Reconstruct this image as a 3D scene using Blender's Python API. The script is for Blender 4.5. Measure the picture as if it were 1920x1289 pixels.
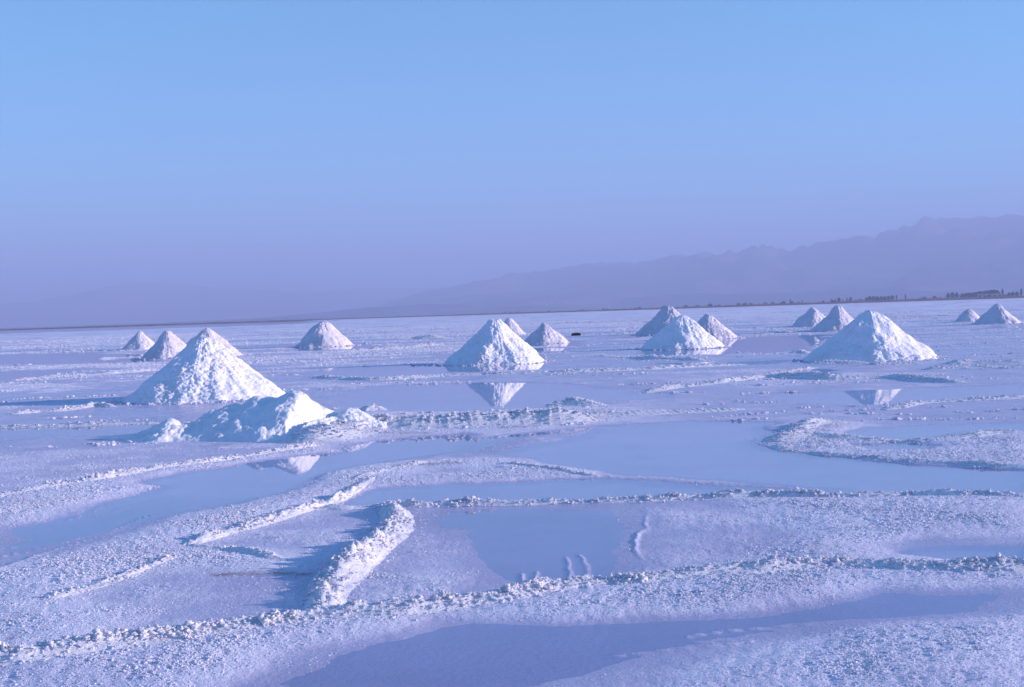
import bpy, math, random
import numpy as np
R = math.radians
for o in list(bpy.data.objects): bpy.data.objects.remove(o, do_unlink=True)
sc = bpy.context.scene
C = sc.collection
rng = np.random.default_rng(7)
random.seed(7)

# ------------------------------------------------------------------ camera
CAM_H, FPX, PW, PH = 1.65, 2400.0, 1920, 1289      # eye height (m), focal length in photo pixels
PITCH = math.atan((644.5 - 587.0) / FPX)
ROLL = R(1.80)
fw = np.array([0, math.cos(PITCH), -math.sin(PITCH)])
up0 = np.array([0, math.sin(PITCH), math.cos(PITCH)])
rt0 = np.array([1.0, 0, 0])
rt = math.cos(ROLL) * rt0 - math.sin(ROLL) * up0
up = math.sin(ROLL) * rt0 + math.cos(ROLL) * up0
from mathutils import Matrix, Vector
cam = bpy.data.cameras.new('camera')
cam.sensor_width = 36.0
cam.lens = 36.0 * FPX / PW
cam.clip_start, cam.clip_end = 0.1, 120000
camo = bpy.data.objects.new('camera', cam)
C.objects.link(camo)
M = Matrix.Identity(4)
for i in range(3):
    M[i][0], M[i][1], M[i][2] = rt[i], up[i], -fw[i]
M[2][3] = CAM_H
camo.matrix_world = M
sc.camera = camo

# ------------------------------------------------------------------ sky, sun, exposure
SUN_EL, SUN_AZ = 12.5, 92.0          # azimuth clockwise from the view direction (+Y)
w = bpy.data.worlds.new('World'); sc.world = w; w.use_nodes = True
nt = w.node_tree; nt.nodes.clear()
sky = nt.nodes.new('ShaderNodeTexSky'); sky.sky_type = 'NISHITA'; sky.sun_disc = False
sky.sun_elevation = R(SUN_EL); sky.sun_rotation = R(SUN_AZ)
sky.altitude = 900; sky.air_density = 1.0; sky.dust_density = 0.3; sky.ozone_density = 3.0
tint = nt.nodes.new('ShaderNodeMix'); tint.data_type = 'RGBA'; tint.blend_type = 'MULTIPLY'
tint.inputs[0].default_value = 1.0
tint.inputs[7].default_value = (0.31, 0.99, 1.12, 1)      # the cool white balance of the picture
bg = nt.nodes.new('ShaderNodeBackground'); bg.inputs[1].default_value = 0.09
wo = nt.nodes.new('ShaderNodeOutputWorld')
nt.links.new(sky.outputs[0], tint.inputs[6]); nt.links.new(tint.outputs[2], bg.inputs[0])
nt.links.new(bg.outputs[0], wo.inputs[0])
sl = bpy.data.lights.new('sun', 'SUN'); sl.energy = 5.0; sl.angle = R(0.6); sl.color = (1.0, 0.81, 0.78)
so = bpy.data.objects.new('sun', sl); C.objects.link(so)
sd = Vector((math.sin(R(SUN_AZ)) * math.cos(R(SUN_EL)), math.cos(R(SUN_AZ)) * math.cos(R(SUN_EL)), math.sin(R(SUN_EL))))
so.rotation_euler = sd.to_track_quat('Z', 'Y').to_euler()
so.location = (60, -10, 30)
vs = sc.view_settings
vs.view_transform = 'Standard'; vs.look = 'None'; vs.exposure = 1.25; vs.gamma = 1.0
cy = sc.cycles
cy.use_denoising = True
cy.max_bounces = 6; cy.diffuse_bounces = 3; cy.glossy_bounces = 3; cy.transparent_max_bounces = 8
cy.volume_bounces = 1; cy.caustics_reflective = False; cy.caustics_refractive = False

# ------------------------------------------------------------------ helpers
def horizon_y(x): return 587.0 - math.tan(ROLL) * (x - 960)
def ray(x, y):
    return fw * FPX + (x - 960) * rt - (y - 644.5) * up
def ground(x, y, z=0.0):
    d = ray(x, y); t = (z - CAM_H) / d[2]
    return np.array([d[0] * t, d[1] * t])
def gpts(pts): return np.array([ground(*p) for p in pts])

def hash2(ix, iy, seed):
    h = (ix.astype(np.int64) * 374761393 + iy.astype(np.int64) * 668265263 + seed * 974634541) & 0xffffffff
    h = ((h ^ (h >> 13)) * 1274126177) & 0xffffffff
    h = h ^ (h >> 16)
    return (h & 0xffffff) / float(0xffffff)
def vnoise(x, y, seed=0):
    ix = np.floor(x); iy = np.floor(y); fx = x - ix; fy = y - iy
    fx = fx * fx * fx * (fx * (fx * 6 - 15) + 10); fy = fy * fy * fy * (fy * (fy * 6 - 15) + 10)
    ix = ix.astype(np.int64); iy = iy.astype(np.int64)
    a = hash2(ix, iy, seed); b = hash2(ix + 1, iy, seed); c = hash2(ix, iy + 1, seed); d = hash2(ix + 1, iy + 1, seed)
    return (a + (b - a) * fx + (c - a) * fy + (a - b - c + d) * fx * fy) * 2 - 1
def fbm(x, y, seed=0, oct=4, gain=0.5, lac=2.03):
    s = 0; a = 1.0; n = 0
    for k in range(oct):
        s = s + a * vnoise(x + 13.7 * k, y - 7.3 * k, seed + k); n += a
        a *= gain; x = x * lac; y = y * lac
    return s / n
def lumps(x, y, seed=0):
    """rounded lumps: 1 - distance to the nearest scattered point"""
    ix = np.floor(x).astype(np.int64); iy = np.floor(y).astype(np.int64)
    best = np.full(np.shape(x), 9.0)
    for dx in (-1, 0, 1):
        for dy in (-1, 0, 1):
            jx = ix + dx; jy = iy + dy
            px = jx + hash2(jx, jy, seed); py = jy + hash2(jx, jy, seed + 91)
            best = np.minimum(best, (px - x) ** 2 + (py - y) ** 2)
    return 1 - np.minimum(best, 1.0)
def sstep(a, b, x):
    t = np.clip((x - a) / (b - a), 0, 1); return t * t * (3 - 2 * t)

def mesh_from(name, V, F, mat, smooth=True, parent=None):
    V = np.ascontiguousarray(V, dtype=np.float32); F = np.ascontiguousarray(F, dtype=np.int32)
    n = F.shape[1]
    me = bpy.data.meshes.new(name)
    me.vertices.add(len(V)); me.vertices.foreach_set('co', V.ravel())
    me.loops.add(F.size); me.loops.foreach_set('vertex_index', F.ravel())
    me.polygons.add(len(F)); me.polygons.foreach_set('loop_start', np.arange(0, F.size, n, dtype=np.int32))
    me.update(calc_edges=True)
    if smooth: me.polygons.foreach_set('use_smooth', np.ones(len(F), dtype=bool))
    me.validate()
    if mat: me.materials.append(mat)
    o = bpy.data.objects.new(name, me); C.objects.link(o)
    if parent is not None: o.parent = parent
    return o
def grid_faces(nr, nc, wrap=False):
    i = np.arange(nr - 1)[:, None]; j = np.arange(nc if wrap else nc - 1)[None, :]
    j2 = (j + 1) % nc
    a = i * nc + j; b = i * nc + j2; c = (i + 1) * nc + j2; d = (i + 1) * nc + j
    return np.stack([a, b, c, d], -1).reshape(-1, 4)
def tag(o, label=None, cat=None, group=None, kind=None):
    if label: o['label'] = label
    if cat: o['category'] = cat
    if group: o['group'] = group
    if kind: o['kind'] = kind
    return o
def catmull(P, step):
    P = np.asarray(P, float)
    P = np.vstack([2 * P[0] - P[1], P, 2 * P[-1] - P[-2]])
    out = []
    for i in range(1, len(P) - 2):
        n = max(2, int(np.linalg.norm(P[i + 1] - P[i]) / step))
        t = np.linspace(0, 1, n, endpoint=False)[:, None]
        out.append(0.5 * (2 * P[i] + (P[i + 1] - P[i - 1]) * t + (2 * P[i - 1] - 5 * P[i] + 4 * P[i + 1] - P[i + 2]) * t ** 2
                          + (3 * P[i] - P[i - 1] - 3 * P[i + 1] + P[i + 2]) * t ** 3))
    out.append(P[-2][None]); return np.vstack(out)

# ------------------------------------------------------------------ materials
def new_mat(name):
    m = bpy.data.materials.new(name); m.use_nodes = True
    nt = m.node_tree; b = nt.nodes['Principled BSDF']
    return m, nt, b
def N(nt, typ, **kw):
    n = nt.nodes.new(typ)
    for k, v in kw.items(): setattr(n, k, v)
    return n
def noise_node(nt, vec, scale, detail=4, rough=0.55):
    n = N(nt, 'ShaderNodeTexNoise'); n.inputs['Scale'].default_value = scale
    n.inputs['Detail'].default_value = detail; n.inputs['Roughness'].default_value = rough
    nt.links.new(vec, n.inputs['Vector']); return n.outputs[0]
def ramp(nt, fac, stops):
    r = N(nt, 'ShaderNodeValToRGB'); el = r.color_ramp.elements
    while len(el) < len(stops): el.new(0.5)
    for e, (p, c) in zip(el, stops): e.position = p; e.color = (*c, 1)
    nt.links.new(fac, r.inputs[0]); return r.outputs[0]
def mixc(nt, fac, a, b, mode='MIX'):
    m = N(nt, 'ShaderNodeMix'); m.data_type = 'RGBA'; m.blend_type = mode
    for s, v in ((0, fac), (6, a), (7, b)):
        if isinstance(v, (int, float)): m.inputs[s].default_value = v
        elif isinstance(v, tuple): m.inputs[s].default_value = (*v, 1)
        else: nt.links.new(v, m.inputs[s])
    return m.outputs[2]
def maprange(nt, v, a, b, c=0.0, d=1.0):
    m = N(nt, 'ShaderNodeMapRange'); m.interpolation_type = 'SMOOTHSTEP'
    nt.links.new(v, m.inputs[0])
    for i, x in enumerate((a, b, c, d)): m.inputs[1 + i].default_value = x
    return m.outputs[0]
def bump(nt, b, h, strength, dist):
    n = N(nt, 'ShaderNodeBump'); n.inputs['Strength'].default_value = strength; n.inputs['Distance'].default_value = dist
    nt.links.new(h, n.inputs['Height']); nt.links.new(n.outputs[0], b.inputs['Normal'])

def salt_material(name, stain=0.35, scale=9.0, bd=0.02, trans=0.12, tone=(1, 1, 1)):
    m, nt, b = new_mat(name)
    tc = N(nt, 'ShaderNodeTexCoord').outputs['Object']
    f = noise_node(nt, tc, 1.7, 5)
    col = ramp(nt, f, [(0.30, (0.78, 0.75, 0.83)), (0.5, (0.86, 0.85, 0.94)), (1.0, (0.89, 0.87, 0.96))])
    if tone != (1, 1, 1): col = mixc(nt, 1.0, col, tone, 'MULTIPLY')
    st = maprange(nt, noise_node(nt, tc, 3.1, 6, 0.7), 0.56, 0.76)
    k = N(nt, 'ShaderNodeMath', operation='MULTIPLY'); nt.links.new(st, k.inputs[0]); k.inputs[1].default_value = stain
    col = mixc(nt, k.outputs[0], col, (0.66, 0.50, 0.50))
    nt.links.new(col, b.inputs['Base Color'])
    b.inputs['Roughness'].default_value = 0.8; b.inputs['Specular IOR Level'].default_value = 0.25
    if bd: bump(nt, b, noise_node(nt, tc, scale, 6, 0.65), 0.8, bd)
    t_ = N(nt, 'ShaderNodeBsdfTranslucent'); t_.inputs[0].default_value = (0.93, 0.92, 0.95, 1)   # salt crystals pass some light
    mx = N(nt, 'ShaderNodeMixShader'); mx.inputs[0].default_value = trans
    nt.links.new(b.outputs[0], mx.inputs[1]); nt.links.new(t_.outputs[0], mx.inputs[2])
    nt.links.new(mx.outputs[0], nt.nodes['Material Output'].inputs[0])
    return m
M_cone = salt_material('pile_salt', 0.30, 11.0, 0.045, 0.0)
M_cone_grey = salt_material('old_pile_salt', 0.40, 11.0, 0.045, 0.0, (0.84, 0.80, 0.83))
M_ridge = salt_material('ridge_salt', 0.45, 22.0, 0.02)
M_crumb = salt_material('crumb_salt', 0.12, 14.0, 0.0, 0.28, (0.96, 0.96, 0.99))
M_lump = salt_material('lump_salt', 0.12, 14.0, 0.0, 0.28)

def ground_material():
    m, nt, b = new_mat('salt_flat')
    g = N(nt, 'ShaderNodeNewGeometry'); pos = g.outputs['Position']
    sep = N(nt, 'ShaderNodeSeparateXYZ'); nt.links.new(pos, sep.inputs[0])
    z = sep.outputs[2]
    nz = N(nt, 'ShaderNodeMath', operation='MULTIPLY_ADD')          # height + noise
    nt.links.new(noise_node(nt, pos, 2.3, 6, 0.65), nz.inputs[0]); nz.inputs[1].default_value = 0.022
    nt.links.new(z, nz.inputs[2])
    dry = maprange(nt, nz.outputs[0], 0.008, 0.030)
    white = ramp(nt, noise_node(nt, pos, 0.9, 6, 0.6), [(0.3, (0.64, 0.61, 0.80)), (0.55, (0.77, 0.76, 0.93)), (1, (0.86, 0.85, 0.97))])
    wet = ramp(nt, noise_node(nt, pos, 0.55, 5, 0.6), [(0.3, (0.38, 0.33, 0.52)), (0.5, (0.47, 0.42, 0.64)), (0.8, (0.59, 0.55, 0.76))])
    sub = maprange(nt, nz.outputs[0], -0.010, 0.003)
    bed = ramp(nt, noise_node(nt, pos, 0.7, 5, 0.6), [(0.3, (0.62, 0.55, 0.72)), (0.7, (0.74, 0.68, 0.82))])
    wet = mixc(nt, sub, bed, wet)
    col = mixc(nt, dry, wet, white)
    pink = maprange(nt, noise_node(nt, pos, 0.42, 5, 0.6), 0.60, 0.74)
    k = N(nt, 'ShaderNodeMath', operation='MULTIPLY'); nt.links.new(pink, k.inputs[0]); k.inputs[1].default_value = 0.32
    col = mixc(nt, k.outputs[0], col, (0.56, 0.38, 0.42))
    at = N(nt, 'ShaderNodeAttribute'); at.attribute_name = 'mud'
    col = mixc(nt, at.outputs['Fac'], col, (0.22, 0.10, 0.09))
    nt.links.new(col, b.inputs['Base Color'])
    nt.links.new(maprange(nt, dry, 0, 1, 0.20, 0.9), b.inputs['Roughness'])
    b.inputs['Specular IOR Level'].default_value = 0.5
    h = N(nt, 'ShaderNodeMath', operation='MULTIPLY')
    nt.links.new(noise_node(nt, pos, 28.0, 5, 0.7), h.inputs[0])
    nt.links.new(maprange(nt, dry, 0, 1, 0.3, 1.0), h.inputs[1])
    bump(nt, b, h.outputs[0], 0.9, 0.02)
    return m
M_ground = ground_material()

def water_material():
    m = bpy.data.materials.new('brine'); m.use_nodes = True
    nt = m.node_tree; nt.nodes.clear()
    out = N(nt, 'ShaderNodeOutputMaterial')
    tr = N(nt, 'ShaderNodeBsdfTransparent'); tr.inputs[0].default_value = (0.90, 0.86, 0.95, 1)
    gl = N(nt, 'ShaderNodeBsdfGlossy'); gl.inputs['Roughness'].default_value = 0.015
    gl.inputs[0].default_value = (0.97, 0.97, 0.98, 1)
    ge = N(nt, 'ShaderNodeNewGeometry')                 # Schlick reflectance, the same from both sides of the sheet
    dt = N(nt, 'ShaderNodeVectorMath', operation='DOT_PRODUCT'); nt.links.new(ge.outputs['Incoming'], dt.inputs[0]); nt.links.new(ge.outputs['Normal'], dt.inputs[1])
    ab = N(nt, 'ShaderNodeMath', operation='ABSOLUTE'); nt.links.new(dt.outputs['Value'], ab.inputs[0])
    om = N(nt, 'ShaderNodeMath', operation='SUBTRACT'); om.inputs[0].default_value = 1.0; nt.links.new(ab.outputs[0], om.inputs[1])
    pw = N(nt, 'ShaderNodeMath', operation='POWER'); nt.links.new(om.outputs[0], pw.inputs[0]); pw.inputs[1].default_value = 5.0
    fr = N(nt, 'ShaderNodeMath', operation='MULTIPLY_ADD'); nt.links.new(pw.outputs[0], fr.inputs[0]); fr.inputs[1].default_value = 0.975; fr.inputs[2].default_value = 0.025
    pos = N(nt, 'ShaderNodeNewGeometry').outputs['Position']
    bp = N(nt, 'ShaderNodeBump'); bp.inputs['Strength'].default_value = 0.05; bp.inputs['Distance'].default_value = 0.01
    nt.links.new(noise_node(nt, pos, 3.0, 3), bp.inputs['Height'])
    nt.links.new(bp.outputs[0], gl.inputs['Normal'])
    mx = N(nt, 'ShaderNodeMixShader')
    nt.links.new(fr.outputs[0], mx.inputs[0]); nt.links.new(tr.outputs[0], mx.inputs[1]); nt.links.new(gl.outputs[0], mx.inputs[2])
    nt.links.new(mx.outputs[0], out.inputs[0])
    return m
M_water = water_material()

def plain(name, col, rough=0.8, var=0.25, scale=3.0):
    m, nt, b = new_mat(name)
    tc = N(nt, 'ShaderNodeTexCoord').outputs['Object']
    f = noise_node(nt, tc, scale, 4)
    lo = tuple(c * (1 - var) for c in col); hi = tuple(min(1, c * (1 + var)) for c in col)
    nt.links.new(ramp(nt, f, [(0.3, lo), (0.7, hi)]), b.inputs['Base Color'])
    b.inputs['Roughness'].default_value = rough; b.inputs['Specular IOR Level'].default_value = 0.2
    return m
M_leaf = plain('foliage', (0.045, 0.06, 0.035), 0.8, 0.4, 0.4)
M_bark = plain('bark', (0.10, 0.075, 0.06))
M_bank = plain('shore_mud', (0.17, 0.085, 0.075), 0.9, 0.4, 0.02)
M_wall = plain('whitewash', (0.62, 0.58, 0.56), 0.8, 0.1)
M_roof = plain('roof_sheet', (0.30, 0.24, 0.24), 0.7, 0.15)
M_dark = plain('dark_sack', (0.035, 0.033, 0.04), 0.7, 0.3, 6.0)

def mountain_material():
    m, nt, b = new_mat('dry_hills')
    pos = N(nt, 'ShaderNodeNewGeometry').outputs['Position']
    f = noise_node(nt, pos, 0.0011, 8, 0.6)
    nt.links.new(ramp(nt, f, [(0.36, (0.03, 0.045, 0.05)), (0.5, (0.08, 0.085, 0.08)), (0.62, (0.20, 0.18, 0.16))]), b.inputs['Base Color'])
    b.inputs['Roughness'].default_value = 1.0; b.inputs['Specular IOR Level'].default_value = 0.0
    return m
M_mtn = mountain_material()

# ------------------------------------------------------------------ layout of the salt flat (photo outlines laid on the ground plane)
def lp(P): return np.stack([np.arctan2(P[:, 0], P[:, 1]), np.log(np.hypot(P[:, 0], P[:, 1]))], 1)
POOL, FILM, FLAT, CRUST = 0, 1, 2, 3
areas = [   # later entries win
 (POOL, [(640,945),(700,918),(900,906),(1110,899),(1130,886),(1040,870),(960,856),(860,845),(900,828),(1000,812),(1120,800),(1300,790),(1430,795),(1445,835),(1520,852),(1620,862),(1760,874),(1930,884),(1930,926),(1700,924),(1560,927),(1300,930),(1000,940),(800,944)]),
 (POOL, [(180,965),(250,908),(330,886),(430,872),(560,848),(680,832),(860,814),(905,822),(850,845),(720,865),(650,880),(600,895),(540,920),(420,945),(330,965),(240,985),(190,980)]),
 (FILM, [(200,955),(300,930),(330,965),(200,1002),(100,1032),(-20,1056),(-20,988),(100,962)]),
 (POOL, [(610,748),(700,725),(900,718),(1050,720),(1150,730),(1240,740),(1180,750),(1030,757),(1000,768),(850,772),(720,770),(650,762)]),
 (POOL, [(-20,666),(130,662),(230,665),(290,674),(240,681),(100,682),(-20,686)]),
 (POOL, [(560,700),(640,690),(760,686),(840,688),(830,700),(700,706),(600,708)]),
 (POOL, [(1355,657),(1400,632),(1510,630),(1540,640),(1500,655),(1420,663)]),
 (POOL, [(1480,738),(1700,730),(1930,720),(1930,741),(1800,747),(1690,755),(1560,758),(1470,750)]),
 (POOL, [(1470,703),(1500,693),(1540,692),(1548,703)]),
 (POOL, [(1570,808),(1700,800),(1930,795),(1930,815),(1750,819),(1600,821)]),
 (POOL, [(1590,832),(1680,828),(1770,838),(1740,846),(1640,846)]),
 (POOL, [(1690,1040),(1800,1030),(1930,1028),(1930,1062),(1800,1060)]),
 (POOL, [(880,666),(1040,680),(1030,690),(860,692),(820,686)]),
 (POOL, [(1200,655),(1360,652),(1370,664),(1210,668)]),
 (POOL, [(545,648),(680,646),(690,654),(550,656)]),
 (POOL, [(990,640),(1075,640),(1080,650),(985,650)]),
 (FILM, [(840,965),(960,955),(1180,958),(1205,1000),(1190,1050),(1200,1088),(1050,1105),(920,1100),(850,1060),(800,1000)]),
 (FILM, [(430,1300),(600,1215),(800,1168),(1100,1142),(1400,1132),(1600,1092),(1930,1092),(1930,1155),(1500,1205),(1250,1240),(1000,1300)]),
 (FILM, [(-20,800),(200,800),(400,790),(300,815),(-20,820)]),
 (FILM, [(-20,700),(120,692),(140,705),(-20,720)]),
 (FLAT, [(-20,890),(150,876),(260,884),(150,908),(-20,930)]),
 (FLAT, [(150,862),(330,835),(480,830),(560,832),(420,850),(260,868)]),
 (FLAT, [(400,1015),(560,968),(700,956),(700,1010),(620,1085),(560,1150),(300,1195),(150,1180),(110,1130),(250,1085),(400,1065),(520,1068),(540,1052),(430,1032)]),
 (FLAT, [(660,1090),(780,1000),(840,1000),(860,1080),(930,1105),(800,1135),(650,1140)]),
 (FLAT, [(1200,960),(1400,955),(1470,1040),(1200,1080)]),
 (CRUST, [(700,884),(692,906),(642,933),(545,966),(440,998),(345,1027),(430,1036),(530,1056),(500,1066),(400,1060),(260,1075),(170,1106),(90,1130),(-20,1150),(-20,1078),(100,1048),(250,1008),(400,964),(560,924),(640,888)]),
 (CRUST, [(-20,1140),(100,1138),(200,1170),(160,1205),(-20,1225)]),
 (CRUST, [(-20,938),(100,916),(230,896),(300,880),(420,866),(520,850),(600,838),(625,846),(430,869),(330,886),(245,904),(285,914),(150,950),(60,975),(-20,987)]),
 (CRUST, [(640,893),(700,880),(780,868),(870,864),(960,870),(1040,880),(1120,894),(1000,900),(880,905),(740,913),(690,916),(640,905)]),
 (CRUST, [(560,836),(640,790),(700,775),(860,775),(1000,770),(1100,768),(1260,772),(1100,795),(960,806),(820,811),(700,816),(640,830)]),
 (FLAT, [(850,850),(930,830),(1010,815),(1090,805),(1110,812),(1020,835),(940,850)]),
 (FLAT, [(1110,892),(1250,897),(1400,904),(1580,915),(1500,923),(1300,909),(1120,901)]),
 (CRUST, [(1430,832),(1500,800),(1560,792),(1605,799),(1560,815),(1700,830),(1850,810),(1930,815),(1930,879),(1700,867),(1560,852),(1470,843)]),
 (CRUST, [(880,1150),(1020,1113),(1200,1093),(1470,1045),(1500,1000),(1450,960),(1380,942),(1500,938),(1930,938),(1930,1000),(1720,1000),(1610,1020),(1640,1050),(1930,1072),(1930,1090),(1650,1098),(1500,1128),(1300,1140),(1050,1162)]),
 (CRUST, [(1280,1300),(1480,1225),(1650,1190),(1930,1165),(1930,1300)]),
 (CRUST, [(-20,1300),(-20,1240),(300,1205),(640,1160),(800,1150),(700,1180),(500,1215),(330,1300)]),
 (FLAT, [(745,885),(800,874),(900,874),(880,890),(760,894)]),
 (POOL, [(1590,832),(1680,828),(1770,838),(1740,846),(1640,846)]),
]
AREA = []
for t, pts in areas:
    P = []
    for i in range(len(pts)):
        a, b = np.array(pts[i], float), np.array(pts[(i + 1) % len(pts)], float)
        for k in range(3): P.append(tuple(a + (b - a) * k / 3))
    AREA.append((t, lp(gpts(P))))
# fine drag lines left by rakes: (points, height)
lines = [([(-20,1080),(80,1040),(180,1005),(290,965)], .024), ([(-20,1036),(60,1022),(110,1010)], .020), ([(-20,1050),(60,1032),(150,1008)], .020),
 ([(130,975),(200,952),(260,935)], .022), ([(180,968),(260,945)], .022),
 ([(1195,955),(1206,1000),(1188,1045),(1205,1092)], .016), ([(1060,1045),(1066,1075),(1074,1112)], .022), ([(1086,1040),(1090,1065),(1101,1110)], .024), ([(1008,1070),(1018,1115)], .018), ([(983,1075),(992,1118)], .018),
 ([(400,1005),(500,1000),(640,1003)], .008), ([(430,1022),(560,1012)], .007), ([(415,1014),(560,1006)], .006), ([(180,1118),(280,1130)], .008), ([(220,1100),(340,1118)], .009), ([(250,1095),(370,1106)], .006),
 ([(1300,1195),(1400,1180),(1560,1172)], .010), ([(1150,1232),(1280,1218),(1420,1205)], .008), ([(880,765),(900,768)], .02), ([(905,765),(918,768)], .02)]
LINES = [(lp(catmull(gpts(p), 0.15)), h) for p, h in lines]
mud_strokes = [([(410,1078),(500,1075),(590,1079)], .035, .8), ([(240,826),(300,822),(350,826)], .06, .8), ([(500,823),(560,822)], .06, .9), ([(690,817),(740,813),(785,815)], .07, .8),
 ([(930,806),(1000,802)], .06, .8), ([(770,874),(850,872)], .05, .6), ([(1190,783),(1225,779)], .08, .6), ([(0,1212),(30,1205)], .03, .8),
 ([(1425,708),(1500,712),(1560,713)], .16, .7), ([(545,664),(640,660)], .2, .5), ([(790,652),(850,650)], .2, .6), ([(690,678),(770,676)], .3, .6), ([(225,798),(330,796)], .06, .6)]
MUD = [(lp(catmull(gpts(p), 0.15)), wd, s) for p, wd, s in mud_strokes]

def seg_dist(U, V, A, B):
    ab = B - A; l2 = ab @ ab + 1e-18
    t = np.clip(((U - A[0]) * ab[0] + (V - A[1]) * ab[1]) / l2, 0, 1)
    return np.hypot(U - A[0] - t * ab[0], V - A[1] - t * ab[1])
def poly_sd(U, V, P):
    d = np.full(U.shape, 9.0); inside = np.zeros(U.shape, bool)
    n = len(P)
    for i in range(n):
        a, b = P[i], P[(i + 1) % n]
        d = np.minimum(d, seg_dist(U, V, a, b))
        cr = ((a[1] > V) != (b[1] > V))
        if b[1] != a[1]:
            inside ^= cr & (U < (b[0] - a[0]) * (V - a[1]) / (b[1] - a[1]) + a[0])
    return np.where(inside, d, -d)
def line_d(U, V, P):
    d = np.full(U.shape, 9.0)
    for i in range(len(P) - 1): d = np.minimum(d, seg_dist(U, V, P[i], P[i + 1]))
    return d
def boxed(U, V, P, m):
    return np.nonzero((U > P[:, 0].min() - m) & (U < P[:, 0].max() + m) & (V > P[:, 1].min() - m) & (V < P[:, 1].max() + m))[0]

def terrain(X, Y):
    """height of the salt flat, how crusted it is (0..1) and how muddy"""
    shp = X.shape; X = X.ravel(); Y = Y.ravel()
    r = np.hypot(X, Y) + 1e-6
    wu = fbm(X / 0.9, Y / 0.9, 5, 4) ; wv = fbm(X / 0.9, Y / 0.9, 25, 4)
    U = np.arctan2(X, Y) + 0.16 * wu / np.maximum(r, 3) * np.clip(r / 12, .5, 3)
    V = np.log(r) + 0.16 * wv / np.maximum(r, 3) * np.clip(r / 12, .5, 3)
    far = sstep(18, 60, r)
    vfar = sstep(70, 160, r)
    n1 = fbm(X / 7.0, Y / 5.0, 40, 5); n2 = fbm(X / 1.3, Y / 1.3, 60, 5, 0.6)
    z = 0.007 + 0.016 * n1 * (0.4 + 0.6 * far) + 0.009 * n2 * (0.35 + 0.65 * far) + 0.007 * vfar
    n3 = fbm(X / 9.0, Y / 1.7, 90, 4, .6)
    z += 0.013 * n3 * far
    crust = sstep(0.12, 0.45, 0.8 * n1 + 0.55 * n2 + 0.9 * n3 * far + 0.10) * (0.25 + 0.7 * far)
    L = 0.02
    for t, P in AREA:
        k = boxed(U, V, P, 0.05)
        if len(k) == 0: continue
        s = poly_sd(U[k], V[k], P) * r[k]            # metres inside the outline
        soft = (0.10 + 0.010 * r[k]) if t == POOL else (0.35 + 0.02 * r[k]) if t == FILM else (0.20 + 0.012 * r[k])
        m = sstep(-soft, soft, s)
        if t == POOL: tz, tcr = -0.022 + 0.010 * n2[k] + .006 * n1[k], 0.0
        elif t == FILM: tz, tcr = -0.0045 + 0.0045 * n2[k], 0.10
        elif t == FLAT: tz, tcr = 0.007 + 0.006 * n2[k], 0.16 + 0.5 * sstep(-.05, .35, fbm(X[k] / .6, Y[k] / .6, 70, 4))
        else: tz, tcr = 0.024 + 0.014 * n2[k], 1.0
        z[k] = z[k] * (1 - m) + tz * m
        crust[k] = crust[k] * (1 - m) + tcr * m
    for P, h in LINES:
        k = boxed(U, V, P, 0.02)
        if len(k) == 0: continue
        d = line_d(U[k], V[k], P) * r[k]
        z[k] += .6 * h * np.exp(-(d / (0.010 + .0009 * r[k])) ** 2) * np.clip(0.7 + 1.1 * wu[k], 0, 1.4)
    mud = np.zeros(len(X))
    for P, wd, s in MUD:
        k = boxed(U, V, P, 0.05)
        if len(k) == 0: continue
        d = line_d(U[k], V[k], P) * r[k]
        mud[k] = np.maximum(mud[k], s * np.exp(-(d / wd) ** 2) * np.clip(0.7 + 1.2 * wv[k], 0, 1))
    # shallow brine along the far left shore
    th = np.arctan2(X, Y)
    z -= 0.05 * sstep(-0.12, -0.22, th) * sstep(420, 620, r)
    z += (crust * 0.012) * lumps(X / 0.07, Y / 0.07, 3) * (r < 40)
    z = np.where(r > 1900, np.maximum(z, 0.3 * sstep(1900, 2100, r)), z)
    return z.reshape(shp), crust.reshape(shp), mud.reshape(shp)

# ------------------------------------------------------------------ ground and brine
th = np.concatenate([np.linspace(-math.pi, R(-31), 40, endpoint=False), np.linspace(R(-31), R(31), 940, endpoint=False), np.linspace(R(31), math.pi, 41)[:-1]])
rr = np.concatenate([np.geomspace(0.3, 4.6, 24, endpoint=False), np.geomspace(4.6, 150, 500, endpoint=False), np.geomspace(150, 2300, 90, endpoint=False), np.geomspace(2300, 60000, 16)])
TH, RR = np.meshgrid(th, rr)
X = RR * np.sin(TH); Y = RR * np.cos(TH)
Z, CR, MU = terrain(X, Y)
V = np.stack([X, Y, Z], -1).reshape(-1, 3)
F = grid_faces(len(rr), len(th), True)[:, ::-1]
cen = len(V); V = np.vstack([V, [[0, 0, 0]]])
gnd = mesh_from('ground', V, F, M_ground)
at = gnd.data.attributes.new('mud', 'FLOAT', 'POINT')
at.data.foreach_set('value', np.append(MU.ravel(), 0).astype(np.float32))
tag(gnd, kind='structure')
a = np.linspace(0, 2 * math.pi, 65)[:-1]
Vw = np.vstack([[[0, 0, 0]], np.stack([1900 * np.sin(a), 1900 * np.cos(a), 0 * a], 1)])
Fw = np.array([[0, 1 + (i + 1) % 64, 1 + i] for i in range(64)])
tag(mesh_from('water', Vw, Fw, M_water, False), kind='structure')

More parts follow.
